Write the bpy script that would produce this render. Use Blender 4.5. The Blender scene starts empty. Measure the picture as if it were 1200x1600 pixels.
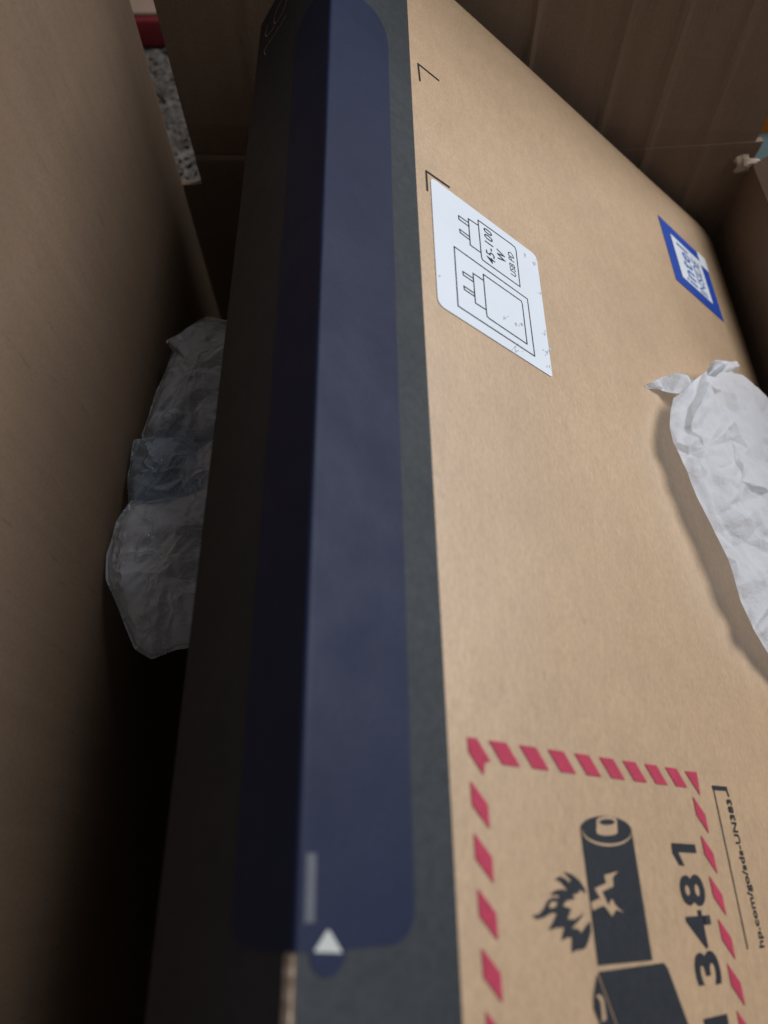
import bpy, bmesh, math, random
import numpy as np
from mathutils import Vector, Matrix
from mathutils.geometry import tessellate_polygon

# ------------------------------------------------------------------ camera, world, light
S = 0.115            # metres per unit of the fitted geometry
CAMZ = 0.450         # lens height above the carpet
F = 1108.0           # focal length in pixels of the 1200 x 1600 photograph
sc = bpy.context.scene
COL = sc.collection
_n = lambda v: v / np.linalg.norm(v)
aC = _n(np.array([-35., -2100., F]))                      # long axis of the small box
bC = np.array([1504., 560., F]); bC = _n(bC - aC * (aC @ bC))
cC = np.cross(aC, bC)                                     # into its printed face
YC = aC; XC = np.array([1., 0, 0]); XC = _n(XC - YC * (YC @ XC)); ZC = np.cross(XC, YC)
if ZC[2] > 0: ZC = -ZC
W = np.array([XC, YC, ZC])                                # camera frame -> world frame
CAM = np.array([0, 0, CAMZ])

cd = bpy.data.cameras.new('camera'); cam = bpy.data.objects.new('camera', cd); COL.objects.link(cam)
Rm = W @ np.diag([1, -1, -1.])
M = Matrix([list(Rm[i]) + [CAM[i]] for i in range(3)] + [[0, 0, 0, 1]])
cam.matrix_world = M
cd.sensor_fit = 'VERTICAL'; cd.sensor_height = 8.2; cd.sensor_width = 8.2 * .75
cd.lens = 8.2 * F / 1600
cd.clip_start = 0.005; cd.clip_end = 50
cd.dof.use_dof = True; cd.dof.focus_distance = 2.45 * S; cd.dof.aperture_fstop = 2.1
sc.camera = cam

wd = bpy.data.worlds.new('World'); sc.world = wd; wd.use_nodes = True
wd.node_tree.nodes['Background'].inputs[0].default_value = (0.92, 0.95, 1.0, 1)
wd.node_tree.nodes['Background'].inputs[1].default_value = 0.165

ld = bpy.data.lights.new('window_light', 'AREA'); ld.shape = 'RECTANGLE'; ld.size = 1.0; ld.size_y = 1.35; ld.energy = 31
ld.color = (0.965, 0.985, 1.0)
lo = bpy.data.objects.new('window_light', ld); COL.objects.link(lo)
lo.location = (1.12, 0.62, 1.24)
lo.rotation_euler = (Vector((0.08, 0.15, 0.35)) - Vector(lo.location)).to_track_quat('-Z', 'Y').to_euler()

sc.view_settings.view_transform = 'Standard'; sc.view_settings.look = 'None'
sc.view_settings.gamma = 1.0; sc.view_settings.exposure = 0.0
sc.view_settings.use_curve_mapping = False
sc.render.engine = 'CYCLES'
sc.cycles.max_bounces = 10; sc.cycles.transparent_max_bounces = 16
sc.cycles.use_denoising = True

# ------------------------------------------------------------------ helpers
rng = np.random.default_rng(7)
def ray(x, y): return np.array([x - 600., y - 800., F]) / F
def kr(x, y, h=0.0):
    """photo pixel -> (B, A) on the printed face (h = height above it, in units)"""
    r = ray(x, y); p = r * ((1 - h) / (cC @ r)); return p @ bC, p @ aC
def wpx(x, y, h):
    """photo pixel -> world point at height h above the plane of the printed face"""
    r = ray(x, y); return W @ (r * ((1 - h) / (cC @ r)) * S) + CAM

def link(name, me, mat=None, parent=None, smooth=False):
    o = bpy.data.objects.new(name, me); COL.objects.link(o)
    if mat is not None and not me.materials: me.materials.append(mat)
    if parent is not None: o.parent = parent
    if smooth:
        for p in me.polygons: p.use_smooth = True
    return o
def mesh(name, vs, fs):
    me = bpy.data.meshes.new(name); me.from_pydata([tuple(map(float, v)) for v in vs], [], fs); me.update(); return me
def thing(name, label, cat, loc, group=None):
    o = bpy.data.objects.new(name, None); COL.objects.link(o); o.location = loc
    o.empty_display_size = .02
    o['label'] = label; o['category'] = cat
    if group: o['group'] = group
    return o
def tag(o, label, cat, group=None):
    o['label'] = label; o['category'] = cat
    if group: o['group'] = group
    return o

def grid_mesh(name, fn, nu, nv):
    vs = [fn(i / nu, j / nv) for j in range(nv + 1) for i in range(nu + 1)]
    fs = [(j*(nu+1)+i, j*(nu+1)+i+1, (j+1)*(nu+1)+i+1, (j+1)*(nu+1)+i) for j in range(nv) for i in range(nu)]
    return mesh(name, vs, fs)
def slab(name, P, U, V, T, nu=2, nv=2, disp=None):
    """closed panel: inner face P + u U + v V (displaced along -T), thickness vector T"""
    P, U, V, T = (np.array(q, float) for q in (P, U, V, T)); n = -T / np.linalg.norm(T)
    vs = []; fs = []
    for k in (0, 1):
        for j in range(nv + 1):
            for i in range(nu + 1):
                u, v = i / nu, j / nv; d = disp(u, v) if disp else 0
                vs.append(P + u * U + v * V + k * T + n * d)
    N = (nu + 1) * (nv + 1); ix = lambda i, j, k: k * N + j * (nu + 1) + i
    for j in range(nv):
        for i in range(nu):
            q = [ix(i, j, 0), ix(i+1, j, 0), ix(i+1, j+1, 0), ix(i, j+1, 0)]
            fs.append(q); fs.append([x + N for x in q][::-1])
    for i in range(nu):
        fs.append([ix(i, 0, 0), ix(i, 0, 1), ix(i+1, 0, 1), ix(i+1, 0, 0)])
        fs.append([ix(i, nv, 0), ix(i+1, nv, 0), ix(i+1, nv, 1), ix(i, nv, 1)])
    for j in range(nv):
        fs.append([ix(0, j, 0), ix(0, j+1, 0), ix(0, j+1, 1), ix(0, j, 1)])
        fs.append([ix(nu, j, 0), ix(nu, j, 1), ix(nu, j+1, 1), ix(nu, j+1, 0)])
    me = mesh(name, vs, fs)
    bm = bmesh.new(); bm.from_mesh(me); bmesh.ops.recalc_face_normals(bm, faces=bm.faces); bm.to_mesh(me); bm.free()
    return me
def bevel(me, w, seg=2, angle=30):
    bm = bmesh.new(); bm.from_mesh(me)
    es = [e for e in bm.edges if e.is_manifold and e.calc_face_angle(0) > math.radians(angle)]
    bmesh.ops.bevel(bm, geom=es, offset=w, segments=seg, affect='EDGES', profile=.5)
    for f in bm.faces: f.smooth = True
    bm.to_mesh(me); bm.free()
    return me

# ------------------------------------------------------------------ materials
class NT:
    def __init__(s, name):
        s.m = bpy.data.materials.new(name); s.m.use_nodes = True; s.t = s.m.node_tree
        s.b = s.t.nodes['Principled BSDF']; s.out = s.t.nodes['Material Output']
    def n(s, typ, **kw):
        o = s.t.nodes.new(typ)
        for k, v in kw.items():
            if k in o.inputs: o.inputs[k].default_value = v
            else: setattr(o, k, v)
        return o
    def l(s, a, b): s.t.links.new(a, b)
    def coords(s, scale=(1, 1, 1), rot=(0, 0, 0)):
        t = s.n('ShaderNodeTexCoord'); mp = s.n('ShaderNodeMapping')
        mp.inputs['Scale'].default_value = scale; mp.inputs['Rotation'].default_value = rot
        s.l(t.outputs['Object'], mp.inputs[0]); return mp.outputs[0]
    def noise(s, vec, scale, detail=3, rough=.6):
        x = s.n('ShaderNodeTexNoise'); x.inputs['Scale'].default_value = scale
        x.inputs['Detail'].default_value = detail; x.inputs['Roughness'].default_value = rough
        s.l(vec, x.inputs['Vector']); return x.outputs['Fac']
    def ramp(s, fac, stops):
        r = s.n('ShaderNodeValToRGB'); e = r.color_ramp.elements
        while len(e) < len(stops): e.new(.5)
        for el, (p, c) in zip(e, stops):
            el.position = p; el.color = (*c, 1) if len(c) == 3 else c
        s.l(fac, r.inputs[0]); return r.outputs[0]
    def mix(s, a, b, fac=.5, mode='MIX'):
        x = s.n('ShaderNodeMix'); x.data_type = 'RGBA'; x.blend_type = mode
        for sock, v in ((x.inputs[6], a), (x.inputs[7], b), (x.inputs[0], fac)):
            if hasattr(v, 'is_output'): s.l(v, sock)
            else: sock.default_value = v if not isinstance(v, tuple) else ((*v, 1) if len(v) == 3 else v)
        return x.outputs[2]
    def bump(s, h, strength=.2, dist=.001, prev=None):
        x = s.n('ShaderNodeBump'); x.inputs['Strength'].default_value = strength; x.inputs['Distance'].default_value = dist
        s.l(h, x.inputs['Height'])
        if prev is not None: s.l(prev, x.inputs['Normal'])
        return x.outputs[0]
    def set(s, col=None, rough=.8, spec=.3, normal=None):
        if col is not None:
            if hasattr(col, 'is_output'): s.l(col, s.b.inputs['Base Color'])
            else: s.b.inputs['Base Color'].default_value = (*col, 1)
        if hasattr(rough, 'is_output'): s.l(rough, s.b.inputs['Roughness'])
        else: s.b.inputs['Roughness'].default_value = rough
        s.b.inputs['Specular IOR Level'].default_value = spec
        if normal is not None: s.l(normal, s.b.inputs['Normal'])
        return s.m

def g3(v): return (v, v, v)
def mat_kraft(name, col, scale3=(1, .45, 1), spec=.25, rough=.72):
    t = NT(name); v = t.coords(scale3); v1 = t.coords()
    big = t.ramp(t.noise(v1, 14, 4), [(.3, g3(.90)), (.7, g3(1.06))])
    mid = t.ramp(t.noise(v, 260, 4, .65), [(.28, g3(.93)), (.5, g3(1.0)), (.72, g3(1.06))])
    fine = t.ramp(t.noise(v, 1100, 3, .7), [(.25, g3(.84)), (.5, g3(1.0)), (.75, g3(1.13))])
    fl = t.ramp(t.noise(t.coords((1, .3, 1), (0, 0, .6)), 520, 2, .5), [(.70, g3(1.0)), (.80, (.72, .66, .60))])
    c = t.mix(col, big, 1, 'MULTIPLY'); c = t.mix(c, mid, 1, 'MULTIPLY'); c = t.mix(c, fine, 1, 'MULTIPLY'); c = t.mix(c, fl, .6, 'MULTIPLY')
    nb = t.bump(t.noise(v, 700, 4), .22, .0006)
    nb = t.bump(t.noise(v1, 16, 2), .25, .004, nb)
    return t.set(c, rough, spec, nb)
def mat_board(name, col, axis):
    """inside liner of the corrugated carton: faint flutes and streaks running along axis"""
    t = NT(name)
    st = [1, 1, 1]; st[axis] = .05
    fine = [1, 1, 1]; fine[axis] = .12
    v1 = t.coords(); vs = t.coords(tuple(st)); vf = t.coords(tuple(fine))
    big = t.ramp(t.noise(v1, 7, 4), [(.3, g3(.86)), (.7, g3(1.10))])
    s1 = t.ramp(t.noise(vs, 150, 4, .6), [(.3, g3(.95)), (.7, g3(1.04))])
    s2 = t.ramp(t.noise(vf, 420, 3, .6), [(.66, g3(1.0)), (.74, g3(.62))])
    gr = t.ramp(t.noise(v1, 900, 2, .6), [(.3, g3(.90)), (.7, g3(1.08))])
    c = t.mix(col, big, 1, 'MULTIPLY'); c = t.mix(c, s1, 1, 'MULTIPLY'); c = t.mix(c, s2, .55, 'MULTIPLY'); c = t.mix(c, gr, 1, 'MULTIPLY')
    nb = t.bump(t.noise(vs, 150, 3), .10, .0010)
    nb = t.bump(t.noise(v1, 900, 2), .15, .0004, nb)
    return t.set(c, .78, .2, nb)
def mat_ink(name, col, rough=.5, spec=.4, grain=.25):
    t = NT(name); v = t.coords()
    k = t.ramp(t.noise(v, 420, 4, .7), [(.3, g3(1 - grain)), (.7, g3(1 + grain))])
    big = t.ramp(t.noise(v, 22, 3), [(.3, g3(.9)), (.7, g3(1.1))])
    c = t.mix(t.mix(col, k, 1, 'MULTIPLY'), big, 1, 'MULTIPLY')
    nb = t.bump(t.noise(v, 600, 3), .14, .0005)
    r = t.ramp(t.noise(v, 60, 3), [(.3, g3(rough - .05)), (.7, g3(rough + .06))])
    return t.set(c, r, spec, nb)

M_kraft = mat_kraft('kraft_board', (.41, .275, .164), spec=1.0, rough=.47)
M_raw = mat_kraft('raw_board_edge', (.34, .22, .13), (1, 1, 1), .1)
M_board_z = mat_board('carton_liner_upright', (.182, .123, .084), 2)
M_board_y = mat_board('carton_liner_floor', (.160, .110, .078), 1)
M_black = mat_ink('black_print', (.013, .015, .021), .55, .35)
M_border = mat_ink('charcoal_print', (.024, .028, .033), .60, .30)
M_seal = mat_ink('navy_seal', (.0060, .0110, .038), .58, .27, .06)
M_mark = mat_ink('pale_seal_print', (.42, .43, .42), .5, .3, .05)
M_ink = mat_ink('black_ink', (.016, .019, .026), .6, .3, .18)
M_red = mat_ink('red_ink', (.37, .036, .075), .62, .25, .12)
M_line = mat_ink('fine_line_ink', (.02, .02, .022), .6, .2, .05)
M_copper = mat_ink('copper_ink', (.28, .20, .14), .4, .5, .1)
M_blue = mat_ink('blue_sticker', (.012, .055, .33), .45, .4, .05)
M_bluetext = mat_ink('blue_lettering', (.035, .11, .38), .5, .3, .05)
t = NT('white_sticker'); v = t.coords()
w0 = t.ramp(t.noise(v, 18, 3), [(.3, (.58, .63, .70)), (.7, (.64, .68, .75))])
sc1 = t.ramp(t.noise(t.coords((1, .6, 1)), 300, 5, .75), [(.67, g3(1)), (.74, (.45, .46, .48))])
edge = t.ramp(t.noise(v, 45, 2), [(.56, g3(0)), (.66, g3(1))])
M_white = t.set(t.mix(w0, t.mix(w0, sc1, 1, 'MULTIPLY'), edge), .45, .4)
M_greywhite = mat_ink('grey_white_sticker', (.62, .65, .70), .5, .4, .04)

# tissue
t = NT('tissue_paper'); v = t.coords()
c = t.ramp(t.noise(v, 90, 4), [(.3, (.70, .74, .82)), (.7, (.78, .81, .88))])
vo = t.n('ShaderNodeTexVoronoi'); vo.feature = 'DISTANCE_TO_EDGE'; vo.inputs['Scale'].default_value = 210
wp = t.n('ShaderNodeTexNoise'); wp.inputs['Scale'].default_value = 90; t.l(v, wp.inputs['Vector'])
ad = t.n('ShaderNodeVectorMath'); ad.operation = 'MULTIPLY_ADD'
t.l(wp.outputs['Color'], ad.inputs[0]); ad.inputs[1].default_value = (.012, .012, .012); t.l(v, ad.inputs[2]); t.l(ad.outputs[0], vo.inputs['Vector'])
cr = t.ramp(vo.outputs['Distance'], [(0, g3(1)), (.10, g3(0))])
nb = t.bump(t.noise(v, 520, 5, .75), .55, .0012); nb = t.bump(t.mix(g3(0), cr, t.ramp(t.noise(v, 60, 2), [(.4, g3(0)), (.6, g3(1))])), .22, .0008, nb)
t.set(c, .6, .25, nb)
tr = t.n('ShaderNodeBsdfTranslucent'); tr.inputs[0].default_value = (.85, .87, .9, 1)
mx = t.n('ShaderNodeMixShader'); mx.inputs[0].default_value = .45
t.l(t.b.outputs[0], mx.inputs[1]); t.l(tr.outputs[0], mx.inputs[2]); t.l(mx.outputs[0], t.out.inputs[0])
M_tissue = t.m
# clear film
def mat_film(name, col, op):
    t = NT(name); v = t.coords()
    vo = t.n('ShaderNodeTexVoronoi'); vo.feature = 'DISTANCE_TO_EDGE'; vo.inputs['Scale'].default_value = 55
    wp = t.n('ShaderNodeTexNoise'); wp.inputs['Scale'].default_value = 40; wp.inputs['Detail'].default_value = 3; t.l(v, wp.inputs['Vector'])
    ad = t.n('ShaderNodeVectorMath'); ad.operation = 'MULTIPLY_ADD'
    t.l(wp.outputs['Color'], ad.inputs[0]); ad.inputs[1].default_value = (.03, .05, .03); t.l(t.coords((1, .7, 1), (.3, .2, .5)), ad.inputs[2]); t.l(ad.outputs[0], vo.inputs['Vector'])
    cr = t.ramp(vo.outputs['Distance'], [(0, g3(1)), (.12, g3(.15)), (.4, g3(0))])
    nb = t.bump(t.noise(t.coords((1, .8, 1), (.2, .4, .7)), 45, 4, .55), .35, .005)
    nb = t.bump(cr, .5, .0025, nb)
    t.set(col, .14, 1.0, nb); t.b.inputs['Coat Weight'].default_value = .6; t.b.inputs['Coat Roughness'].default_value = .08
    tp = t.n('ShaderNodeBsdfTransparent'); tp.inputs[0].default_value = (.9, .92, .95, 1)
    fr = t.n('ShaderNodeLayerWeight'); fr.inputs[0].default_value = .45; t.l(nb, fr.inputs['Normal'])
    mr = t.n('ShaderNodeMapRange'); mr.inputs[3].default_value = op; mr.inputs[4].default_value = .85
    t.l(fr.outputs[1], mr.inputs[0])
    mx = t.n('ShaderNodeMixShader'); t.l(mr.outputs[0], mx.inputs[0])
    t.l(tp.outputs[0], mx.inputs[1]); t.l(t.b.outputs[0], mx.inputs[2]); t.l(mx.outputs[0], t.out.inputs[0])
    return t.m
M_film = mat_film('clear_film', (.84, .89, .98), .20)
M_film_b = mat_film('bluish_film', (.50, .62, .76), .18)

# ------------------------------------------------------------------ carpet
t = NT('carpet_base'); v = t.coords()
c = t.ramp(t.noise(v, 55, 4, .6), [(.34, (.06, .052, .047)), (.5, (.11, .097, .087)), (.66, (.18, .16, .142))])
M_carpet = t.set(c, .95, .05, t.bump(t.noise(v, 160, 4), .8, .01))
carpet = link('carpet', grid_mesh('carpet', lambda u, v: (-2 + 4*u, -1.5 + 4.5*v, 0), 8, 8), M_carpet)
carpet['kind'] = 'structure'
vs = []; fs = []
def noise2(x, y): return math.sin(x*61 + 2*math.sin(y*37)) * math.sin(y*53 + 2*math.sin(x*41))
for k in range(15000):
    if k % 3: x, y = rng.uniform(-.48, -.14), rng.uniform(.41, 1.05)
    else: x, y = rng.uniform(.25, .75), rng.uniform(.41, 1.0)
    h = .009 * (1 + .25 * noise2(x, y)); a = rng.uniform(0, 6.28); r = .0042; lx, ly = rng.normal(0, .0025, 2)
    b = len(vs)
    for q in range(3): vs.append((x + r*math.cos(a+q*2.1), y + r*math.sin(a+q*2.1), 0))
    for q in range(3): vs.append((x + lx + 1.3*r*math.cos(a+.5+q*2.1), y + ly + 1.3*r*math.sin(a+.5+q*2.1), h))
    fs += [(b, b+1, b+4, b+3), (b+1, b+2, b+5, b+4), (b+2, b, b+3, b+5), (b+3, b+4, b+5)]
pile = link('carpet_pile', mesh('carpet_pile', vs, fs), M_carpet); pile['kind'] = 'stuff'
tag(pile, 'mottled grey shaggy pile of the carpet outside the carton', 'carpet')

# ------------------------------------------------------------------ shipping carton
XL, XR, YN = -.1125, .236, -.105
YFL, YF = .361, .397                                     # the end wall stands slightly askew
ZF, ZR, ZRL, TH = .008, CAMZ - .286, CAMZ - .2545, .004
FL = .180                                               # flap length
carton = thing('shipping_carton', 'large open brown corrugated carton holding the smaller box', 'carton', (0, 0, 0))
def ridge(x, x0, w, a): return a * math.exp(-((x - x0) / w) ** 2)
def part(name, me, mat, bev=0):
    if bev: bevel(me, bev, 2, 50)
    return link(name, me, mat, carton)
def panel(name, quads, T, nu=2, nv=2, disp=None):
    """board of one or more four-cornered fields (P00, P10, P01, P11), each with thickness T"""
    bm = bmesh.new()
    for P00, P10, P01, P11 in quads:
        P00, P10, P01, P11 = (np.array(q, float) for q in (P00, P10, P01, P11)); Tn = np.array(T, float); n = -_n(Tn)
        g = [[[None]*(nu+1) for _ in range(nv+1)] for _ in (0, 1)]
        for k in (0, 1):
            for jj in range(nv+1):
                for ii in range(nu+1):
                    u, v = ii/nu, jj/nv
                    p = (1-u)*(1-v)*P00 + u*(1-v)*P10 + (1-u)*v*P01 + u*v*P11
                    g[k][jj][ii] = bm.verts.new(p + k*Tn + n*(disp(p) if disp else 0))
        for jj in range(nv):
            for ii in range(nu):
                for k in (0, 1): bm.faces.new([g[k][jj][ii], g[k][jj][ii+1], g[k][jj+1][ii+1], g[k][jj+1][ii]])
        for ii in range(nu):
            for jj in (0, nv): bm.faces.new([g[0][jj][ii], g[0][jj][ii+1], g[1][jj][ii+1], g[1][jj][ii]])
        for jj in range(nv):
            for ii in (0, nu): bm.faces.new([g[0][jj][ii], g[0][jj+1][ii], g[1][jj+1][ii], g[1][jj][ii]])
    bmesh.ops.recalc_face_normals(bm, faces=bm.faces)
    me = bpy.data.meshes.new(name); bm.to_mesh(me); bm.free()
    return me
RX = [(.079, .0020, .0008), (.127, .0026, .0005), (.160, .0030, .0006), (.198, .003, .0004), (.03, .003, .0002), (-.06, .003, .0002)]
def end_disp(p):
    return sum(ridge(p[0] + .004*math.sin(p[2]*17+k), r[0], r[1], r[2]) for k, r in enumerate(RX)) + .0010*math.sin(p[0]*23 + p[2]*11) - .0008*math.exp(-((p[2] - rim(p[0]))/.0030)**2)
def rim(x): return ZRL + (ZR - ZRL)*(x - XL)/(XR - XL)
def ye(x): return YFL + (YF - YFL)*(x - XL)/(XR - XL)
NSL = .1745                                              # bottom of the cut slot beside the left flap
part('carton_floor', panel('carton_floor', [((XL, YN, ZF), (XR, YN, ZF), (XL, YFL, ZF), (XR, YF, ZF))], (0, 0, -TH)), M_board_y)
lean = math.radians(3); dy, dz = (FL+.055)*math.sin(lean), (FL+.055)*math.cos(lean)  # end flap lengthened out of view to shade the lid's far end
xs_ = XL + .012
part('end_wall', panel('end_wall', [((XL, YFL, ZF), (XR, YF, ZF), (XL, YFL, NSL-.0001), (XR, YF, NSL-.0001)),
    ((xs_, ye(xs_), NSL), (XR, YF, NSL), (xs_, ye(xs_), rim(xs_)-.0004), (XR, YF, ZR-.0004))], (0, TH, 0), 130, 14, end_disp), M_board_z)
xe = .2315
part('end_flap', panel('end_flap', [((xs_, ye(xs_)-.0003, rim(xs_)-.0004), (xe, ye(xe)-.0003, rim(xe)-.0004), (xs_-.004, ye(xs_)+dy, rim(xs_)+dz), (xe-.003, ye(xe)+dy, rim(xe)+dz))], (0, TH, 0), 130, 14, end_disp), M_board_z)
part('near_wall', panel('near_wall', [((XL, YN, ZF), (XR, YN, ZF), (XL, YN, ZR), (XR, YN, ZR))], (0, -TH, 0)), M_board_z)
part('near_flap', panel('near_flap', [((XL+.012, YN-.001, ZR+.001), (xe, YN-.001, ZR+.001), (XL+.012, YN-.036, ZR+.177), (xe, YN-.036, ZR+.177))], (0, -TH, 0)), M_board_z)  # unseen flap, stood upright to darken the near left wall
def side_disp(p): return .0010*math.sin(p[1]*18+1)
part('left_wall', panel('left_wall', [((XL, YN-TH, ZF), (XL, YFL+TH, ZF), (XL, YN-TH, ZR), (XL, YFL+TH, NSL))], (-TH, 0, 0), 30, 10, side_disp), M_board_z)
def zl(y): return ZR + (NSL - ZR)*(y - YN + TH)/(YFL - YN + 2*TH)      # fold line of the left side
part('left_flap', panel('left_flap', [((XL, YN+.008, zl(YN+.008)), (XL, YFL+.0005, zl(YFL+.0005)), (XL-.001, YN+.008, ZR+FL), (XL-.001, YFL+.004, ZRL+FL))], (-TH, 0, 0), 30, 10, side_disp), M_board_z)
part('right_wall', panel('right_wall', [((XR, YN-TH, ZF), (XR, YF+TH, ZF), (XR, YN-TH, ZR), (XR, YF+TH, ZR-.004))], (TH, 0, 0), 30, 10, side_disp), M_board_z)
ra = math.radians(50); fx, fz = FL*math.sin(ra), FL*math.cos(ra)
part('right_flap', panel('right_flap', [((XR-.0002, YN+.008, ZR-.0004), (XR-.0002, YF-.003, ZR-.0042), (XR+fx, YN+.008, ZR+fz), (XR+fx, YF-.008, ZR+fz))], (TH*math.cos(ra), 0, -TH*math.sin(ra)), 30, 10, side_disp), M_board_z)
# torn paper at the split corner of the rim
M_torn = mat_kraft('torn_paper', (.42, .33, .25), (1, 1, 1), .1)
vs = [(XR - .005, YF - .0045, ZR - .004)]; fs = []; nt, nrr = 72, 7
for q in range(1, nrr+1):
    for k in range(nt):
        a = k/nt*2*math.pi; r_ = q/nrr*(1 + .24*math.sin(3*a+1.2) + .13*math.sin(5*a+.3) + .05*math.sin(13*a+2)*(q/nrr)**3)
        x, z = .0075*r_*math.cos(a), .0062*r_*math.sin(a)
        vs.append((XR - .005 + x - .25*z, YF - .0018 - .0028*(1 - (q/nrr)**2) + .0011*abs(math.sin(a*2.5+q*.5)) - .0012*(x/.0075)**2, ZR - .004 + z))
for k in range(nt): fs.append((0, 1+k, 1+(k+1) % nt))
for q in range(nrr-1):
    for k in range(nt): fs.append((1+q*nt+k, 1+(q+1)*nt+k, 1+(q+1)*nt+(k+1) % nt, 1+q*nt+(k+1) % nt))
me = mesh('torn_paper', vs, fs)
o = link('torn_paper', me, M_torn, carton, True)
sm = o.modifiers.new('thick', 'SOLIDIFY'); sm.thickness = .0004

# ------------------------------------------------------------------ the smaller box, in its own frame (B, A, height)
B0, A0, H0 = 3.4, 1.2, -.49
bW, aW, nW = W @ bC, W @ aC, W @ (-cC)
org = CAM + S * (bW*B0 + aW*A0 + nW*(H0 - 1))
box = thing('laptop_box', 'flat brown printed box tilted inside the carton with navy seal along its edge', 'box', (0, 0, 0))
box.matrix_world = Matrix([[bW[i], aW[i], nW[i], org[i]] for i in range(3)] + [[0, 0, 0, 1]])
def K(B, A, h=0): return ((B - B0)*S, (A - A0)*S, (h - H0)*S)
def bpart(name, me, mat, parent=box, bev=0, seg=2):
    if bev: bevel(me, bev, seg, 50)
    return link(name, me, mat, parent)
BL, BR, AN = .660, 3.40, -.80
def AE(B, C=1.0): return 3.12 + .090*(B - BL) - .26*(C - 1)
LT = .026                                               # thickness of the lid board
def hexa(name, pts): 
    f = [(0,1,2,3), (7,6,5,4), (0,4,5,1), (1,5,6,2), (2,6,7,3), (3,7,4,0)]
    me = mesh(name, pts, f); bm = bmesh.new(); bm.from_mesh(me); bmesh.ops.recalc_face_normals(bm, faces=bm.faces); bm.to_mesh(me); bm.free(); return me
def bhex(name, b0, b1, h0, h1, a0=AN, d=0.0):
    P = []
    for h in (h1, h0):
        for b, e in ((b0, 0), (b1, 0), (b1, 1), (b0, 1)):
            P.append(K(b, AE(b, 1-h) - d if e else a0 + d, h))
    return hexa(name, P)
# lid: gently bowed board with slightly softened rim
nu, nv = 60, 60
def lidtop(u, v):
    B = BL + (BR - BL)*u; A = AN + (AE(B) - AN)*v
    e = min(1, (1-u)*18); d = -.012*(1-e)**2
    d += .004*math.sin(A*2.1+B)*math.sin(math.pi*u) - .006*max(0, v-.985)/.015
    return K(B, A, d)
vs = [lidtop(i/nu, j/nv) for j in range(nv+1) for i in range(nu+1)]
N = len(vs)
vs += [K(BL + (BR-BL)*i/nu, AN + (AE(BL + (BR-BL)*i/nu) - AN)*j/nv, -LT) for j in range(nv+1) for i in range(nu+1)]
ix = lambda i, j, k: k*N + j*(nu+1) + i
fs = []
for j in range(nv):
    for i in range(nu):
        fs.append((ix(i,j,0), ix(i+1,j,0), ix(i+1,j+1,0), ix(i,j+1,0))); fs.append((ix(i,j+1,1), ix(i+1,j+1,1), ix(i+1,j,1), ix(i,j,1)))
for i in range(nu):
    fs.append((ix(i,0,0), ix(i,0,1), ix(i+1,0,1), ix(i+1,0,0))); fs.append((ix(i,nv,0), ix(i+1,nv,0), ix(i+1,nv,1), ix(i,nv,1)))
for j in range(nv):
    fs.append((ix(0,j,0), ix(0,j+1,0), ix(0,j+1,1), ix(0,j,1))); fs.append((ix(nu,j,0), ix(nu,j,1), ix(nu,j+1,1), ix(nu,j+1,0)))
lid = bpart('lid_panel', mesh('lid_panel', vs, fs), M_kraft)
# raw corrugated edge of the lid (fluting seen end-on)
t = NT('corrugated_edge'); wv = t.n('ShaderNodeTexWave'); wv.inputs['Scale'].default_value = 95; wv.inputs['Distortion'].default_value = 3
wv.bands_direction = 'Y'; t.l(t.coords(), wv.inputs[0])
nz = t.ramp(t.noise(t.coords((1, 1, 2)), 260, 3), [(.3, (.30, .22, .16)), (.7, (.78, .62, .50))])
cc = t.mix(nz, t.ramp(wv.outputs['Fac'], [(.2, g3(.6)), (.8, g3(1.1))]), .5, 'MULTIPLY')
M_flute = t.set(cc, .85, .1, t.bump(wv.outputs['Fac'], .6, .001))
for a_lo, a_hi in ((AN+.004, -.086), (2.57, AE(BL)-.004)):
    bpart('raw_edge', hexa('raw_edge', [K(b, A, h) for h in (-.004, -LT+.001) for b, A in ((BL-.0035, a_lo), (BL-.0003, a_lo), (BL-.0003, a_hi), (BL-.0035, a_hi))]), M_flute, lid)
bpart('spine_panel', bhex('spine_panel', BL, BL+.02, -.49, -LT-.0015), M_black, bev=.0006)
bpart('back_panel', bhex('back_panel', BL+.0215, BR-.0215, -.49, -.465), M_kraft, bev=.0006)
bpart('bottom_panel', bhex('bottom_panel', BR-.02, BR, -.49, -LT-.0015), M_kraft, bev=.0006)
P = []
for nm, a_of in (('far_end_panel', lambda B, C: AE(B, C) - .004), ('near_end_panel', lambda B, C: AN + .024)):
    P = []
    for h in (-LT-.0015, -.464):
        for b, e in ((BL+.0215, 0), (BR-.0215, 0), (BR-.0215, 1), (BL+.0215, 1)):
            P.append(K(b, a_of(b, 1-h) - (.02 if not e else 0), h))
    bpart(nm, hexa(nm, P), M_kraft)

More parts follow.
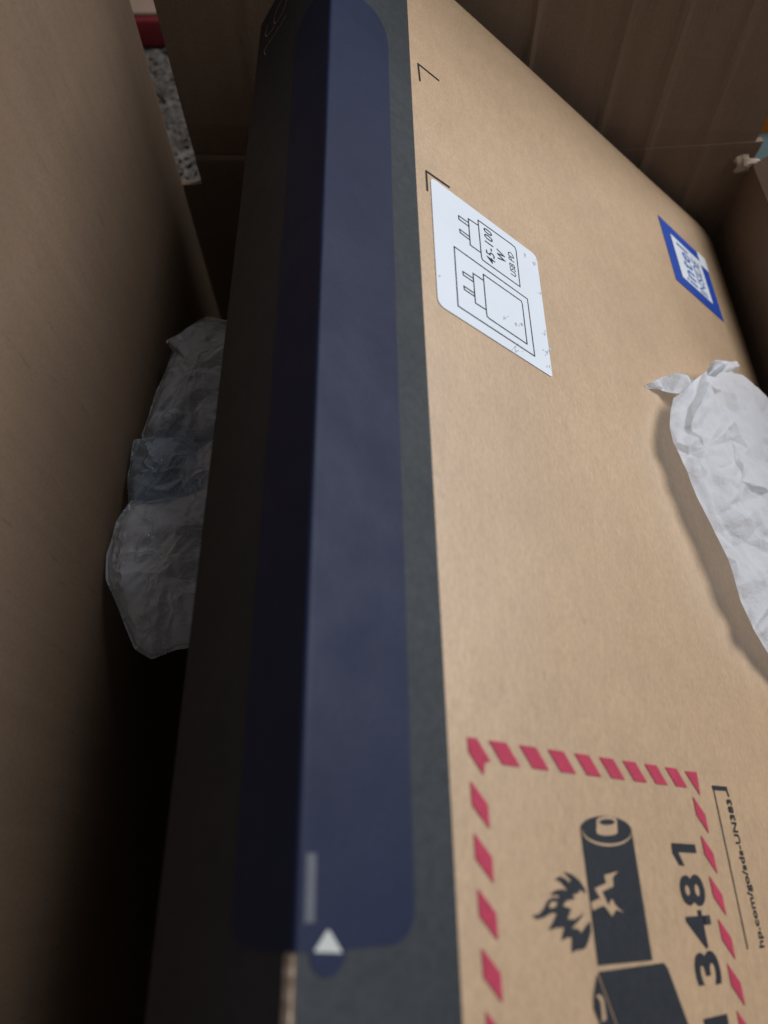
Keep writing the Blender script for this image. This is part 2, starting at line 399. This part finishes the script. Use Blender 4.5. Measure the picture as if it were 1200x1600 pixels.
def flat(name, polys, mat, lvl=1, parent=box, px=True, holes=()):
    """print on the lid: polygons lying lvl * 0.12 mm above the board"""
    vs = []; fs = []
    for pl in polys:
        q = [kr(*p) for p in pl] if px else pl
        tri = tessellate_polygon([[Vector((b, a, 0)) for b, a in q]])
        base = len(vs); vs += [K(b, a, lid_h(b, a) + lvl*.0011) for b, a in q]
        for f in tri:
            (x0, y0), (x1, y1), (x2, y2) = (q[i] for i in f)
            if abs((x1-x0)*(y2-y0) - (x2-x0)*(y1-y0)) < 1e-12: continue
            f = f if (x1-x0)*(y2-y0) - (x2-x0)*(y1-y0) > 0 else f[::-1]
            fs.append(tuple(base + i for i in f))
    return bpart(name, mesh(name, vs, fs), mat, parent)
def lid_h(b, a):
    u = (b-BL)/(BR-BL); e = min(1, (1-u)*18)
    return -.012*(1-e)**2 + .004*math.sin(a*2.1+b)*math.sin(math.pi*u)
def strip(name, b0, b1, a0, a1, mat, lvl, n=60, parent=box, m=4):
    vs = []; fs = []
    for j in range(n+1):
        for i in range(m+1):
            b = b0 + (b1-b0)*i/m; A = a0 + ((a1(b) if callable(a1) else a1) - a0)*j/n
            vs.append(K(b, A, lid_h(b, A) + lvl*.0011))
    for j in range(n):
        for i in range(m):
            q = j*(m+1)+i; fs.append((q, q+1, q+m+2, q+m+1))
    return bpart(name, mesh(name, vs, fs), mat, parent)
def stroke(pts, w):
    """polyline -> list of quads (B, A)"""
    out = []
    for (x0, y0), (x1, y1) in zip(pts, pts[1:]):
        dx, dy = x1-x0, y1-y0; L = math.hypot(dx, dy)
        if L < 1e-9: continue
        dx, dy = dx/L, dy/L; nx, ny = -dy*w/2, dx*w/2; ex, ey = dx*w*.45, dy*w*.45
        out.append([(x0-ex+nx, y0-ey+ny), (x0-ex-nx, y0-ey-ny), (x1+ex-nx, y1+ey-ny), (x1+ex+nx, y1+ey+ny)])
    return out
def rounded(pts, r):
    """closed polygon with its corners rounded (r per corner)"""
    out = []; n = len(pts)
    for i in range(n):
        p0, p1, p2 = (Vector(pts[(i+k) % n]) for k in (-1, 0, 1)); ri = r[i]
        if ri <= 0: out.append(tuple(p1)); continue
        a = p1 + (p0-p1).normalized()*ri; b = p1 + (p2-p1).normalized()*ri
        for k in range(7):
            s = k/6; out.append(tuple(a*(1-s)**2 + p1*2*s*(1-s) + b*s*s))
    return out
_tmp = []
def text(name, s, b_top, b_bot, a0, a1, mat, lvl, parent=box, bold=0.0, spacing=1.0):
    """lettering that reads along +A, top towards -B, fitted to the given rectangle"""
    cu = bpy.data.curves.new(name, 'FONT'); cu.body = s; cu.offset = bold; cu.space_character = spacing; cu.resolution_u = 4
    ob = bpy.data.objects.new(name, cu); COL.objects.link(ob)
    bpy.context.view_layer.update()
    me = bpy.data.meshes.new_from_object(ob.evaluated_get(bpy.context.evaluated_depsgraph_get()))
    bpy.data.objects.remove(ob)
    xs = [v.co.x for v in me.vertices]; ys = [v.co.y for v in me.vertices]
    x0, x1, y0, y1 = min(xs), max(xs), min(ys), max(ys)
    for v in me.vertices:
        A = a0 + (v.co.x-x0)/(x1-x0)*(a1-a0); B = b_bot + (v.co.y-y0)/(y1-y0)*(b_top-b_bot)
        v.co = K(B, A, lid_h(B, A) + lvl*.0011)
    me.materials.clear()
    return bpart(name, me, mat, parent)

# dark printed border beside the edge
strip('printed_border', BL+.0005, .985, AN+.001, lambda b: AE(b)-.002, M_border, 1)

# navy seal folded over the edge
s_sp, s_kr, SA0, SA1 = .190, .228, -.082, 2.56           # reach down the spine, reach over the lid, ends
RAD, OUT = .005, .0028
def seal_pt(s, A):
    """s < 0 down the spine, s > 0 over the lid; arc length across the fold"""
    wob = .0022*math.sin(A*3.1+.6) + .004*math.exp(-((A-1.42)/.09)**2)
    o = OUT; arc = (RAD+o)*math.pi/2
    if s < -arc/2: return K(BL - o - wob*.4, A, -RAD + (s + arc/2))
    if s > arc/2:
        b = BL + RAD + (s - arc/2); return K(b, A, o + wob*.3 + lid_h(b, A))
    th = (s/arc + .5)*math.pi/2                           # 0 at the spine side, 90 deg on the lid
    return K(BL + RAD - (RAD+o)*math.cos(th) - wob*.4*math.cos(th), A, -RAD + (RAD+o)*math.sin(th))
def seal_ends(s):
    r = .085; lo, hi = SA0, SA1
    rr = .05
    if s > s_kr - r: q = s - (s_kr - r); hi -= r*1.6*(1 - math.sqrt(max(0, 1-(q/r)**2)))
    if s < -s_sp + r: q = -s_sp + r - s; hi -= r*1.2*(1 - math.sqrt(max(0, 1-(q/r)**2)))
    if s > s_kr - rr: q = s - (s_kr - rr); lo += rr*(1 - math.sqrt(max(0, 1-(q/rr)**2)))
    if s < -s_sp + rr: q = -s_sp + rr - s; lo += rr*(1 - math.sqrt(max(0, 1-(q/rr)**2)))
    c, rt = .056, .033                                    # round pull tab
    if abs(s - c) < rt: lo = min(lo, -.083 - math.sqrt(rt*rt - (s-c)**2)*1.0)
    return lo, hi
ns, na = 110, 90; vs = []; fs = []
for i in range(ns+1):
    s = -s_sp + (s_sp + s_kr)*i/ns; lo, hi = seal_ends(s)
    for j in range(na+1): vs.append(seal_pt(s, lo + (hi-lo)*j/na))
for i in range(ns):
    for j in range(na): q = i*(na+1)+j; fs.append((q, q+na+1, q+na+2, q+1))
seal = bpart('seal_sticker', mesh('seal_sticker', vs, fs), M_seal)
for p in seal.data.polygons: p.use_smooth = True
def on_seal(name, pts, mat):
    tri = tessellate_polygon([[Vector((p[0], p[1], 0)) for p in pts]])
    vs = [Vector(seal_pt(*p)) + Vector((-.00008, 0, .00016)) for p in pts]
    return bpart(name, mesh(name, vs, [tuple(f) for f in tri]), mat, seal)
on_seal('printed_bar', [(.012, -.046), (.030, -.046), (.030, .046), (.012, .046)], mat_ink('grey_seal_print', (.085, .092, .11), .5, .3, .05))
on_seal('pull_arrow', rounded([(.030, -.083), (.082, -.087), (.055, -.054)], [.004, .004, .006]), M_mark)

# copper handwriting printed on the spine
def sp(x, y):
    x, y = 380 + x/12, y/12; r = ray(x, y); p = r*(BL - .0005)/(bC @ r); return p @ aC, 1 - p @ cC
vs = []; fs = []
for pl in ([(900,-260),(860,-120),(820,0),(790,120),(740,250),(680,350),(620,430),(590,440),(578,420),(590,340),(640,180),(700,50),(790,-110),(880,-240)],
           [(612,440),(560,540),(500,620),(450,685),(425,680),(420,640),(440,560),(465,480)],
           [(805,300),(700,480),(560,700),(480,820),(420,910),(400,960),(405,1000),(425,1030)]):
    for q in stroke([sp(*p) for p in pl], .0045):
        b = len(vs); vs += [K(BL - .0016, A, h) for A, h in q]; fs.append((b, b+1, b+2, b+3))
bpart('copper_script', mesh('copper_script', vs, fs), M_copper)

# corner registration marks
for nm, pts in (('corner_mark', [(656, 126), (653, 100), (685, 126)]), ('corner_mark', [(668, 297), (666, 267), (702, 292)])):
    q = [kr(*p) for p in pts]; flat(nm, stroke(q, .0065), M_line, 2, px=False)

# white charger label
c3 = lambda p: (640 + p[0]/4.615, 270 + p[1]/4.615)
quad = [kr(*c3(p)) for p in [(150,28), (915,598), (1034,1475), (203,948)]]
lab = flat('charger_label', [rounded(quad, [.025, .028, .012, .028])], M_white, 2, px=False)
def lines(name, chains, w=.0042):
    polys = []
    for ch, close in chains:
        q = [kr(*c3(p)) for p in ch]
        if close: q.append(q[0])
        polys += stroke(q, w)
    return flat(name, polys, M_line, 3, lab, px=False)
lines('charger_drawing', [([(352,310),(425,362),(428,388),(355,336)],1), ([(360,408),(430,460),(435,486),(364,432)],1),
    ([(494,380),(422,332),(437,522),(512,575)],0), ([(492,342),(735,517),(757,536),(767,560),(797,822),(545,643),(526,628),(518,607)],1)])
lines('charger_drawing', [([(382,712),(458,762),(461,788),(386,738)],1), ([(390,818),(465,868),(469,893),(394,843)],1),
    ([(530,775),(456,725),(474,940),(550,988)],0), ([(530,732),(782,908),(805,924),(813,945),(848,1235),(575,1052),(560,1038),(555,1018)],1)])
lines('drawing_frame', [([(320,533),(850,910),(903,1322),(348,962)],1)])
text('wattage_text', '45-100', 1.272, 1.312, 1.714, 1.862, M_line, 3, lab, .004, 1.12)
text('watt_letter', 'W', 1.327, 1.367, 1.757, 1.803, M_line, 3, lab, .012)
text('usb_text', 'USB PD', 1.384, 1.412, 1.728, 1.833, M_line, 3, lab, .0)
# scuffs on the label: faint grey rubbed marks
random.seed(11); polys = []
for cx, cy, n, sp_ in [(795,1090,7,45), (690,1040,4,25), (770,1275,10,40), (985,1300,9,50), (970,1140,4,25), (905,650,5,25), (835,595,3,14), (1005,1400,4,20), (930,880,2,20), (215,740,1,5)]:
    for k in range(n):
        x, y = cx + random.gauss(0, sp_*.45), cy + random.gauss(0, sp_*.45); r = random.uniform(3, 9); m = []
        for q in range(7):
            a = q*6.283/7; rr = r*random.uniform(.3, 1.2); m.append(c3((x + rr*math.cos(a), y + rr*1.3*math.sin(a))))
        polys.append(m)
M_scuff = mat_ink('scuff_grey', (.42, .44, .47), .6, .2, .25)
sf = flat('scuff_marks', polys, M_scuff, 3, lab); sf['kind'] = 'stuff'

# blue square maker's mark
iB0, iB1, iA0, iA1 = 2.675, 3.135, 2.535, 2.985
mk = flat('chip_sticker', [[(iB0, iA0), (iB1, iA0), (iB1, iA1), (iB0, iA1)]], M_blue, 2, px=False)
flat('sticker_panel', [[(iB0+.088, iA0+.074), (iB1-.08, iA0+.074), (iB1-.08, iA1-.074), (iB0+.088, iA1-.074)]], M_greywhite, 3, mk, px=False)
flat('sticker_corner', [[(iB1-.085, iA1-.10), (iB1+.004, iA1-.10), (iB1+.004, iA1+.002), (iB1-.085, iA1+.002)]], M_greywhite, 4, mk, px=False)
text('maker_lettering', 'intel', iB0+.13, iB0+.24, iA0+.09, iA0+.345, M_bluetext, 4, mk, .008, 1.08)
text('slogan_lettering', 'INSIDE', iB0+.262, iB0+.34, iA0+.085, iA0+.33, M_bluetext, 4, mk, .0)

# lithium battery warning
c6 = lambda p: (690 + p[0]/2.353, 1120 + p[1]/2.353)
c2 = lambda p: (820 + p[0]/6, 1260 + p[1]/6)
c7 = lambda p: (900 + p[0]/4, 1480 + p[1]/4)
E_ = lambda cx, cy, rx, ry, a0, a1, n=28, tilt=0.0: [(cx + rx*math.cos(a0+(a1-a0)*k/n) , cy + ry*math.sin(a0+(a1-a0)*k/n) + tilt*rx*math.cos(a0+(a1-a0)*k/n)) for k in range(n+1)]
body = E_(745, 222, 238, 130, math.pi, 2*math.pi, 24, .06) + [(985,240), (1178,1440), (672,1490), (520,300)]
batt = flat('battery_pictogram', [[c2(p) for p in body]], M_ink, 2)
flame = [(345,610),(430,640),(500,700),(545,770),(555,815),(505,775),(490,810),(430,830),(460,865),(380,880),(340,930),(420,960),(385,1055),(450,1060),(545,995),(500,1060),(425,1140),(490,1150),(510,1190),(570,1105),(595,1075),(605,1170),(575,1280),(545,1335),(470,1345),(425,1370),(430,1225),(390,1225),(330,1255),(360,1130),(290,1135),(210,1160),(255,1075),(290,1000),(240,995),(170,1040),(100,1055),(55,1020),(120,1010),(170,950),(200,880),(250,850),(315,862),(300,830),(220,825),(270,785),(340,775),(390,800),(370,760),(320,705),(270,680),(310,655),(370,680),(400,715),(420,690),(385,650)]
flat('flame', [[c2(p) for p in flame]], M_ink, 2, batt)
bolt = [(850,610),(800,665),(805,750),(700,800),(760,930),(790,865),(830,935),(905,995),(830,965),(795,1030),(735,945),(710,930),(612,975),(598,900),(670,865),(690,870),(630,770),(740,720),(720,645)]
flat('bolt', [[c2(p) for p in bolt]], M_kraft, 3, batt)
rim = E_(745, 232, 234, 142, .02, math.pi-.02, 24, .06) + E_(745, 226, 230, 124, math.pi-.05, .05, 24, .06)
flat('cell_rim', [[c2(p) for p in rim]], M_kraft, 3, batt)
cap = E_(748, 245, 98, 30, 0, math.pi, 14) + E_(745, 132, 95, 36, math.pi, 2*math.pi, 14)
flat('cell_terminal', [[c2(p) for p in cap]], M_kraft, 3, batt)
flat('terminal_top', [[c2(p) for p in E_(746, 148, 72, 27, 0, 6.283, 24)[:-1]]], M_ink, 4, batt)
flat('eye', [[c2(p) for p in [(205,920),(240,890),(285,905),(260,945),(215,955)]]], M_kraft, 3, batt)
dev = [(130,152),(535,96),(560,130),(770,700),(830,900),(330,900),(250,480)]
flat('battery_pack', [[c7(p) for p in dev]], M_ink, 2, batt)
flat('battery_pack', [[c7(p) for p in [(122,165),(238,480),(320,900),(150,900),(140,480),(100,380),(100,300)]]], M_ink, 2, batt)
flat('pack_clip', [[c7(p) for p in [(105,300),(140,296),(158,330),(175,450),(140,466),(150,440),(140,345),(128,318)]]], M_kraft, 3, batt)
for ch, a_lo, a_hi, bd_ in (('3', -.206, -.141, .026), ('4', -.136, -.060, .010), ('8', -.052, .014, .024)):
    text('warning_digit', ch, 1.708, 1.814, a_lo, a_hi, M_ink, 2, batt, bd_)
flat('warning_digit', [[c6(p) for p in [(838,464),(924,470),(930,501),(862,497),(886,548),(867,545),(842,500)]]], M_ink, 2, batt)
text('warning_letters', 'UN', 1.705, 1.806, -.47, -.262, M_ink, 2, batt, .022, 1.05)
st = []
for k in range(8):
    b = 1.098 + .0922*k; st.append([(b, .255), (b, .255), (b+.053, .255), (b+.089, .2115), (b+.0365, .2115)][1:])
for k in range(9):
    A = .175 - .0903*k; st.append([(1.039, A), (1.039, A-.043), (1.082, A-.083), (1.082, A-.040)])
    A = .192 - .0903*k; st.append([(1.850, A), (1.850, A-.044), (1.893, A-.087), (1.893, A-.042)])
st.append([kr(*c6(p)) for p in [(90,75),(125,80),(175,165),(155,168),(150,215),(95,130)]])
st.append([kr(*c6(p)) for p in [(888,200),(932,204),(945,290)]])
# the bottom run of the border, below the picture
for k in range(8):
    b = 1.06 + .0922*k; st.append([(b, -.56), (b+.053, -.56), (b+.089, -.6035), (b+.0365, -.6035)])
for q in st: flat('hazard_stripe', [q], M_red, 2, batt, px=False)
cu_ = lambda p: (1100 + p[0]/5.71, 1220 + p[1]/5.71)
url = text('web_address', 'hp.com/go/sds-UN383', 2.024, 2.058, -.149, .195, M_ink, 2, box, .018, 1.0)
q = [kr(*cu_(p)) for p in [(370,1495),(70,62)]]; q2 = [kr(*cu_(p)) for p in [(70,62),(185,72)]]; q3 = [kr(*cu_(p)) for p in [(185,72),(207,135)]]
flat('bracket_line', stroke(q, .0042) + stroke(q2, .011) + stroke(q3, .006), M_ink, 2, url, px=False)

# ------------------------------------------------------------------ crumpled tissue
def crumple(x, y, seed, n=26, fmin=25, fmax=140):
    """sum of randomly turned fold lines (x, y in metres): sharp creases between flat facets"""
    r = np.random.default_rng(seed); z = np.zeros_like(x)
    wx = x + .006*np.sin(y*90 + 1.3) + .003*np.sin(y*210 + x*150); wy = y + .006*np.sin(x*80 + .4) + .003*np.sin(x*190 - y*120)
    for k in range(n):
        a = r.uniform(0, math.pi); f = math.exp(r.uniform(math.log(fmin), math.log(fmax))); ph = r.uniform(0, 1)
        s = (wx*math.cos(a) + wy*math.sin(a))*f + ph
        tri = np.abs((s % 1.0)*2 - 1)
        msk = .5 + .5*np.sin(wx*r.uniform(20, 70) + wy*r.uniform(20, 70) + r.uniform(0, 6))
        z += tri*msk/f*r.uniform(.3, 1)
    return z - z.mean()
def curve_at(pts, s):
    P = np.array(pts, float); d = np.r_[0, np.cumsum(np.hypot(*np.diff(P[:, :2], axis=0).T))]; d /= d[-1]
    return np.stack([np.interp(s, d, P[:, k]) for k in range(P.shape[1])], -1)
def coons(top, bot, left, right, nu, nv, heights, amp, seed, name, mat, parent):
    u = np.linspace(0, 1, nu+1); v = np.linspace(0, 1, nv+1)
    T, Bm, L, R = curve_at(top, u), curve_at(bot, u), curve_at(left, v), curve_at(right, v)
    U, V = np.meshgrid(u, v); U = U[..., None]; V = V[..., None]
    P = (1-V)*T[None] + V*Bm[None] + (1-U)*L[:, None] + U*R[:, None] \
        - ((1-U)*(1-V)*T[0] + U*(1-V)*T[-1] + (1-U)*V*Bm[0] + U*V*Bm[-1])
    H = P[..., 2] + heights(U[..., 0], V[..., 0], P[..., 0], P[..., 1])
    pts = np.array([[wpx(P[j, i, 0], P[j, i, 1], H[j, i]) for i in range(nu+1)] for j in range(nv+1)])
    q = pts - CAM; lx, ly = q @ bW, q @ aW
    z = crumple(lx, ly, seed)*amp + crumple(lx, ly, seed+50, 22, 45, 170)*amp*1.1*(.35 + .65*(.5 + .5*np.sin(lx*75 + 2*np.sin(ly*60))))
    fade = np.minimum(1, np.minimum.reduce([U[..., 0], V[..., 0], 1-V[..., 0]])*22 + .15)
    pts = pts + (z*fade)[..., None]*nW
    vs = pts.reshape(-1, 3)
    fs = [(j*(nu+1)+i, (j+1)*(nu+1)+i, (j+1)*(nu+1)+i+1, j*(nu+1)+i+1) for j in range(nv) for i in range(nu)]
    vs = vs - np.array(parent.location)
    return link(name, mesh(name, vs, fs), mat, parent, True)
tloc = wpx(1260, 950, .02)
tissue = thing('tissue_paper', 'crumpled sheet of white tissue paper draped over the brown box beside the carton wall', 'tissue paper', tuple(tloc))
left = [(1052,622,.055),(1047,645,.060),(1047,670,.062),(1052,692,.064),(1064,715,.068),(1090,777,.072),(1116,829,.075),(1138,875,.075),(1158,940,.070),(1177,982,.065),(1200,1021,.060),(1240,1085,.03)]
top = [(1052,622,.055),(1068,612,.075),(1085,594,.09),(1110,575,.10),(1126,578,.10),(1160,586,.09),(1185,606,.08),(1205,628,.07),(1240,668,.06),(1290,730,.04)]
right = [(1290,730,.04),(1330,850,.05),(1350,980,.05),(1360,1120,.02)]
bot = [(1240,1085,.03),(1290,1105,.03),(1360,1120,.02)]
# facets: heights (units) at crease points, flat planes between them
from mathutils.geometry import delaunay_2d_cdt
FP = [(1110,598,.016),(1098,632,.016),(1082,660,.014),(1060,692,.006),(1120,612,-.004),(1126,645,-.012),(1140,690,-.012),(1149,724,-.002),
      (1136,608,.010),(1142,660,.011),(1160,712,.013),(1178,640,.010),(1173,700,.017),(1158,750,.019),(1142,790,.015),(1141,832,.004),
      (1166,808,.016),(1200,768,.020),(1235,742,.010),(1163,848,-.008),(1205,868,-.008),(1250,850,.006),(1105,700,.004),(1092,730,.009),
      (1112,770,.002),(1122,800,.008),(1190,820,.004),(1180,905,.010),(1172,945,-.003),(1205,940,.012),(1215,990,.000),(1240,1010,.010),
      (1188,720,.004),(1200,680,.010),(1225,800,.012),(1260,930,.014),(1075,640,-.006),(1070,665,.004),(1300,820,.0),(1310,980,.006),(1152,880,.006)]
_r = np.random.default_rng(4)
for k in range(60):
    x, y = _r.uniform(1060, 1330), _r.uniform(600, 1090)
    if min((x-p[0])**2 + (y-p[1])**2 for p in FP) > 250: FP.append((x, y, _r.uniform(-.005, .010)))
FP += [(x, y, 0) for x, y in ((1000,540),(1420,540),(1420,1180),(1000,1180),(1040,650),(1046,700),(1072,770),(1100,830),(1130,890),(1150,950),(1180,1010),(1230,1090),(1100,580),(1160,575),(1210,620),(1300,725))]
_o = delaunay_2d_cdt([Vector(p[:2]) for p in FP], [], [], 0, .1)
def facets(X, Y, o=None, P=None):
    o = o or _o; P = P or FP
    out = np.zeros(X.shape)
    for a_, b_, c_ in o[2]:
        (x0, y0), (x1, y1), (x2, y2) = (o[0][q] for q in (a_, b_, c_)); z0, z1, z2 = (P[o[3][q][0]][2] for q in (a_, b_, c_))
        D = (y1-y2)*(x0-x2) + (x2-x1)*(y0-y2)
        l0 = ((y1-y2)*(X-x2) + (x2-x1)*(Y-y2))/D; l1 = ((y2-y0)*(X-x2) + (x0-x2)*(Y-y2))/D; l2 = 1-l0-l1
        m = (l0 >= -1e-6) & (l1 >= -1e-6) & (l2 >= -1e-6); out[m] = (l0*z0 + l1*z1 + l2*z2)[m]
    return out
def bulge(U, V, X, Y):
    b = .020*np.sin(math.pi*np.clip(U*1.25, 0, 1))*np.sin(math.pi*np.clip(V*.9+.1, 0, 1))
    return b + 1.35*facets(X + .8*np.sin(Y*.13), Y + .8*np.sin(X*.15))
coons(top, bot, left, right, 240, 300, bulge, .045, 5, 'tissue_sheet', M_tissue, tissue)
coons([(1009,601,.004),(1035,589,.02),(1061,581,.055),(1075,587,.075),(1092,596,.085)], [(1010,604,.003),(1035,611,.018),(1056,614,.050),(1075,616,.055),(1096,618,.05)],
      [(1009,601,.004),(1010,604,.003)], [(1092,596,.085),(1096,618,.05)], 50, 14,
      lambda U, V, X, Y: .022*np.sin(math.pi*V)*np.maximum(0, U-.45), .15, 9, 'twisted_tip', M_tissue, tissue)
coons([(1102,584,.095),(1110,567,.115),(1120,562,.118),(1136,564,.115),(1157,576,.105)], [(1106,592,.10),(1122,585,.11),(1138,581,.11),(1150,579,.106),(1157,577,.104)],
      [(1102,584,.095),(1106,592,.10)], [(1157,576,.105),(1157,577,.104)], 30, 14,
      lambda U, V, X, Y: .012*np.sin(math.pi*V), .12, 12, 'folded_corner', M_tissue, tissue)

# ------------------------------------------------------------------ air pillows
def cushion(name, label, outline, puff_up, puff_down, mat, seed, group, folds=1.3):
    """inflated film cushion: closed outline of 3-D points, puffed to both sides of its sheet"""
    O = np.array(outline, float); c = O.mean(0); r = np.random.default_rng(seed)
    root = thing(name, label, 'air pillow', tuple(c), group)
    Q = np.r_[O, O[:1]]; d = np.r_[0, np.cumsum(np.linalg.norm(np.diff(Q, axis=0), axis=1))]; d /= d[-1]
    nb, nr = 220, 60; tt = np.linspace(0, 1, nb, endpoint=False)
    bd = np.stack([np.interp(tt, d, Q[:, k]) for k in range(3)], -1)
    sm = (np.roll(bd, 1, 0) + bd*2 + np.roll(bd, -1, 0))/4; bd = .6*sm + .4*bd
    ph = r.uniform(0, 6, 3)
    for k, pf in enumerate((np.array(puff_up, float), np.array(puff_down, float))):
        rad = np.linspace(0, 1, nr+1)[1:]
        pts = c + (bd - c)[None]*rad[:, None, None]
        hh = (1 - rad**2.6)**.75
        pucker = .08*np.sin(tt*2*math.pi*r.integers(11, 17) + ph[0] + 1.5*np.sin(tt*9+ph[1])) + .05*np.sin(tt*2*math.pi*r.integers(19, 27) + ph[2])
        H = hh[:, None]*(1 + pucker[None]*(rad**3)[:, None]*1.4)
        q = pts - c; e1 = _n(bd[0] - c); e2 = np.cross(_n(pf), e1); gx, gy = q @ e1, q @ e2; sz = max(np.abs(gx).max(), np.abs(gy).max())
        rp = np.random.default_rng(seed*3 + k); PP = [(rp.uniform(-1, 1)*sz, rp.uniform(-1, 1)*sz, rp.uniform(-.0035, .0045)) for _ in range(46)]
        PP += [(sx_*1.6*sz, sy_*1.6*sz, 0) for sx_ in (-1, 1) for sy_ in (-1, 1)]
        z = facets(gx + .0012*np.sin(gy*300), gy + .0012*np.sin(gx*280), delaunay_2d_cdt([Vector(p_[:2]) for p_ in PP], [], [], 0, 1e-6), PP)
        z = z + crumple(gx*1.0, gy*.5, seed + k, 14, 60, 200)*.07
        pts = pts + H[..., None]*pf + (z*folds*.8*np.minimum(1, (1-rad)*6)[:, None])[..., None]*_n(pf)
        vs = np.r_[[c + pf + _n(pf)*z[0].mean()*folds*.8], pts.reshape(-1, 3)] - c
        f = [(0, 1+i, 1+(i+1) % nb) for i in range(nb)]
        f += [(1+j*nb+i, 1+(j+1)*nb+i, 1+(j+1)*nb+(i+1) % nb, 1+j*nb+(i+1) % nb) for j in range(nr-1) for i in range(nb)]
        link('film', mesh('film', vs, f), mat, root, True)
    n_ = _n(np.array(puff_up, float))
    ring = [(bd[i]-c)*s_ + n_*.0012*math.sin(i*.23)*(s_-1)*20 for s_ in (1., 1.05) for i in range(nb)]
    link('seam', mesh('seam', ring, [(i, (i+1) % nb, nb+(i+1) % nb, nb+i) for i in range(nb)]), mat, root, True)
    return root
def pz(pts, z0, kx=0.0, ky=0.0):
    """outline seen at pixels, lying on a sloping sheet at height z0 (below the lens) in the gap"""
    out = []
    for x, y in pts:
        r = W @ ray(x, y); z = z0
        for _ in range(6):
            p = r*(z/r[2]); z = z0 + kx*(p[0]+.09) + ky*(p[1]-.2)
        p = p.copy(); p[0] = max(p[0], XL+.003); out.append(p + CAM)
    return out
G = 'clear air pillows between the carton wall and the tilted box'
UP, DN = np.array([.004, -.006, .018]), np.array([0, .004, -.020])
cushion('air_pillow', 'small bluish air pillow pinched between two clear ones at the carton wall', pz([(205,690),(198,740),(203,800),(240,830),(290,820),(330,780),(335,720),(285,680),(240,684)], -.268), UP*.8, DN, M_film_b, 33, G)
cushion('air_pillow', 'clear air pillow with pointed corner, tucked closest to the carton end wall', pz([(261,536),(272,552),(248,610),(222,676),(236,706),(290,704),(345,690),(410,640),(405,545),(365,505),(322,500),(290,517)], -.276), UP, DN, M_film, 45, G)
cushion('air_pillow', 'clear air pillow half hidden under the dark side of the tilted box', pz([(282,738),(290,716),(330,690),(395,690),(400,770),(335,808),(296,786)], -.268), UP*.8, DN, M_film, 57, G)
cushion('air_pillow', 'largest crumpled clear air pillow, wedged lowest between carton wall and dark box side', pz([(208,786),(186,818),(169,866),(171,905),(214,1008),(238,1023),(275,1008),(335,1000),(400,930),(405,850),(372,775),(325,760),(270,779),(236,786)], -.262), UP, DN, M_film, 21, G)
# cushions that carry the box, out of sight below it
for yy, lb, sd in ((.07, 'clear air pillow under the tilted box, towards the near carton wall', 61), (.28, 'clear air pillow under the tilted box, towards the carton end wall', 73)):
    ol = [(.135 + .085*math.copysign(abs(math.cos(a))**.5, math.cos(a)), yy + .085*math.copysign(abs(math.sin(a))**.5, math.sin(a)), ZF + .048) for a in np.linspace(0, 6.2832, 40, endpoint=False)]
    cushion('air_pillow', lb, ol, (0, 0, .050), (0, 0, -.047), M_film, sd, 'clear air pillows under the tilted box', .3)

# ------------------------------------------------------------------ things on the carpet outside
def boxy(name, parent, lo, hi, mat, bev=.003):
    me = hexa(name, [(lo[0],lo[1],hi[2]),(hi[0],lo[1],hi[2]),(hi[0],hi[1],hi[2]),(lo[0],hi[1],hi[2]),(lo[0],lo[1],lo[2]),(hi[0],lo[1],lo[2]),(hi[0],hi[1],lo[2]),(lo[0],hi[1],lo[2])])
    bevel(me, bev, 3); return link(name, me, mat, parent)
M_redbox = mat_ink('dark_red_board', (.11, .004, .007), .6, .4, .1)
M_base_shadow = mat_ink('base_shadow', (.012, .010, .012), .7, .2, .1)
M_tan = mat_ink('tan_board', (.22, .15, .11), .7, .2, .1)
rb = thing('red_box', 'low dark red box with tan top on the grey carpet', 'box', (-.30, .86, .0))
boxy('base', rb, (-.108, -.06, .002), (.148, .09, .010), M_base_shadow, .002)  # near-black strip standing in for the shadow under the red side
boxy('side', rb, (-.110, -.062, .010), (.150, .092, .038), M_redbox)
boxy('top', rb, (-.104, -.056, .038), (.144, .086, .042), M_tan, .001)
M_cyan = mat_ink('pale_blue_board', (.50, .74, .80), .5, .3, .04)
M_orange = mat_ink('orange_board', (.88, .30, .03), .5, .3, .05)
cb = thing('blue_orange_box', 'pale blue box with orange upper band standing beyond the split carton corner', 'box', (.40, .50, 0))
boxy('body', cb, (-.12, 0, .001), (.12, .10, .109), M_cyan)
boxy('band', cb, (-.1215, -.0015, .109), (.1215, .1015, .24), M_orange)
